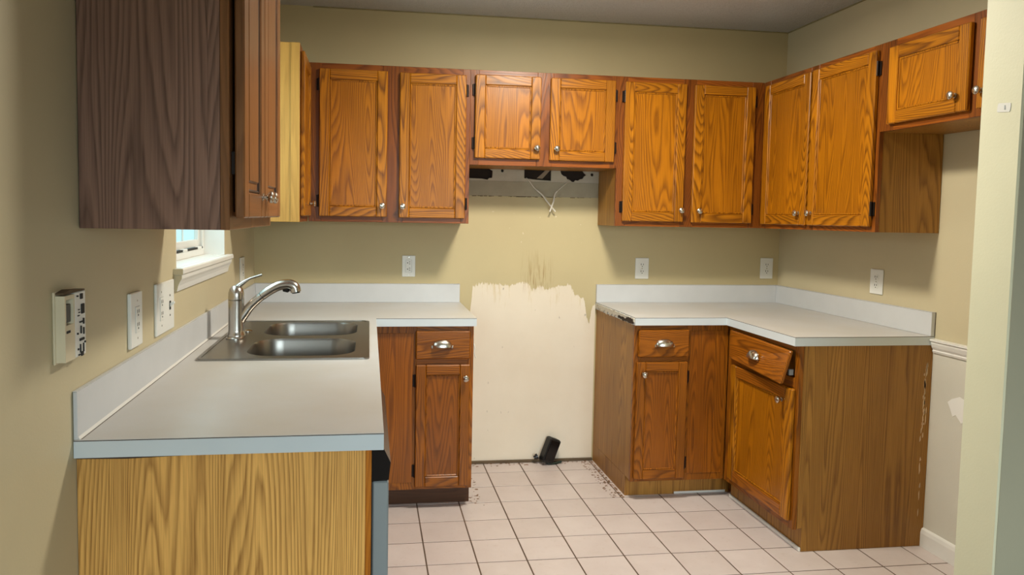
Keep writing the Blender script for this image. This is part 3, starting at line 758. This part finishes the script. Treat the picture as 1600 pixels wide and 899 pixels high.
t = plate_box('switch_plate', .188, .150, (-L, -1.742, 1.106), PI/2, 'wide white double plate with toggle switch and outlet below window sill', 'switch', d=.008)
decora(t, -.045, .008, False)
MB().box(.038, .052, -.0095, -.007, -.013, .013).build('toggle_slot', M['slot'], t)
MB().prism([(-.008, -.006), (-.008, .006), (-.021, .012), (-.022, .006)], .040, .050, 'x').build('toggle', M['white'], t)
for z in (.030, -.030): MB().lathe([(.003, 0), (.003, .0012)], (.045, -.0077, z), (0, -1, 0), 10).build('screw', M['slot'], t)
t = plate_box('wall_outlet', .104, .120, (-L, -.396, 1.1155), PI/2, 'white plate on left wall behind the faucet, seen edge on', d=.007); duplex(t, 0, 0, .007)

# exposed thermostat on the left wall
t = thing('thermostat', (-L, -2.455, 1.158), 'coverless cream thermostat with exposed board at far left wall', 'thermostat', PI/2)
MB().box(-.056, .058, -.005, -.0004, -.070, .072, 0, .002).build('back_plate', M['cream'], t)
b = MB(); b.plate([(-.050, -.066), (-.002, -.066), (-.002, .064), (-.050, .064)], [[(-.044, .006), (-.008, .006), (-.008, .056), (-.044, .056)]], -.022, -.005, 'y')
b.build('housing', M['cream'], t)
MB().box(-.0435, -.014, -.0190, -.0052, .010, .046, 0, .001).build('display', M['black'], t)
MB().box(-.044, -.026, -.0228, -.0215, -.010, -.005).build('slot', M['slot'], t)
MB().box(-.001, .054, -.022, -.005, -.066, .066, 0, .0015).build('circuit_board', M['white'], t)
for (x, z, w, h) in ((.03, .056, .011, .011), (.010, .058, .005, .003), (.016, .030, .005, .002), (.018, .024, .005, .002), (.014, .018, .007, .002), (.036, .030, .014, .020), (.028, .004, .016, .003), (.040, .004, .004, .012), (.009, -.018, .004, .004), (.026, -.012, .003, .016), (.040, -.016, .003, .014), (.030, -.032, .022, .005), (.011, -.050, .004, .004), (.046, -.040, .004, .004), (.022, -.050, .002, .018), (.038, -.050, .002, .018), (.031, -.062, .010, .009), (.016, -.062, .008, .003)):
    MB().box(x-w/2, x+w/2, -.0245, -.0219, z-h/2, z+h/2, 0, .0004).build('component', M['slot'], t)
b = MB(); b.prism([(-.050, .0665), (.054, .0665), (.054, .0690), (-.02, .0745), (-.050, .0700)], -.021, -.005, 'y'); b.build('dusty_top', plain('brown_dust', (96, 78, 56), .9), t)

# hood wires
def wire(name, pts, rad, label, mat='wire'):
    P = spline(pts, 6); o = Vector(P[0]); b = MB(); b.tube([p-o for p in P], rad, 8)
    return tag(b.build(name, M[mat], None, tuple(o)), label, 'wire')
wire('hood_wire', [(.362, .006, 1.605), (.372, -.012, 1.590), (.405, -.018, 1.548), (.447, -.022, 1.513), (.475, -.026, 1.476), (.522, -.028, 1.422)], [.0026]*14+[.0042]*17, 'white wire hanging from the wall hole, the longer of two crossing')
wire('hood_wire', [(.600, .004, 1.604), (.592, -.012, 1.588), (.55, -.020, 1.552), (.520, -.024, 1.522), (.507, -.036, 1.474), (.488, -.037, 1.422)], [.0014]*16+[.0042]*15, 'thin wire with white stripped end, crossing the longer wire')
wire('cord', [(-.010, -.634, .792), (-.005, -.637, .775), (-.008, -.637, .752), (-.002, -.636, .732), (.002, -.634, .727)], .0028, 'short white cord end hanging beside the left base drawer')

# black range receptacle on the floor
t = thing('range_receptacle', (.487, -.030, 0), 'black plastic receptacle box leaning at the wall foot in range gap', 'outlet')
Mx = Matrix.Translation((0, -.012, .003)) @ Matrix.Rotation(math.radians(22), 4, 'Y') @ Matrix.Rotation(math.radians(-6), 4, 'X') @ Matrix.Rotation(math.radians(14), 4, 'Z')
MB().box(-.036, .036, -.036, .020, .012, .150, 0, .006, M=Mx).build('box', M['black'], t)
MB().box(-.030, .030, -.040, -.0365, .024, .140, 0, .002, M=Mx).build('cover', M['blackgloss'], t)
MB().box(-.028, .028, -.028, .012, .1505, .153, 0, .002, M=Mx).build('end_cap', plain('dull_grey_plastic', (70, 68, 64), .5), t)
MB().lathe([(.016, 0), (.016, .012), (.011, .016), (.011, .024)], (-.036, -.008, .045), (-1, 0, -.4), 14).build('cable_clamp', M['blackgloss'], t)
b = MB(); b.tube(spline([(.012, -.03, .012), (.05, -.032, .008), (.075, -.02, .008), (.10, -.012, .010)], 5), .007, 8); b.build('cable_stub', plain('dark_green_cable', (22, 40, 30), .6), t)

# adhesive sticker on the wall end
b = MB(); b.prism(rrect(-.021, .021, -.012, .012, .004, 3), -.0012, -.0004, 'x', M=Matrix.Rotation(.10, 4, 'X'))
t = thing('adhesive_strip', (PX, -2.229, 1.706), 'small white adhesive strip left on the pale wall end', 'sticker')
b.build('strip', M['white'], t)
MB().prism([(-.006, -.006), (-.002, -.006), (-.002, .006), (-.005, .006)], -.0017, -.0012, 'x').build('mark', M['grey'], t)

# dirt along the foot of the cabinets
b = MB()
def flake(x, y, s):
    n = random.randint(4, 6); a0 = random.random()*6
    pl = [(x+s*random.uniform(.4, 1)*math.cos(a0+2*PI*i/n), y+s*random.uniform(.25, .6)*math.sin(a0+2*PI*i/n)) for i in range(n)]
    b.prism(pl, .0002, .0002+random.uniform(.0006, .002))
for k in range(150):
    q = random.random(); flake(G-.004-random.random()**2.2*.07, -.02-q*.55, random.uniform(.003, .011))
for k in range(60): flake(random.uniform(.0, G), -.016-random.random()**2*.04, random.uniform(.003, .010))
for k in range(55): flake(.0+random.random()**1.5*.06, -.06-random.random()*.55, random.uniform(.003, .012))
o = b.build('floor_debris', M['debris'])
tag(o, 'brown glue and dirt crumbs along the cabinet feet in the range gap', 'debris', None, 'stuff')
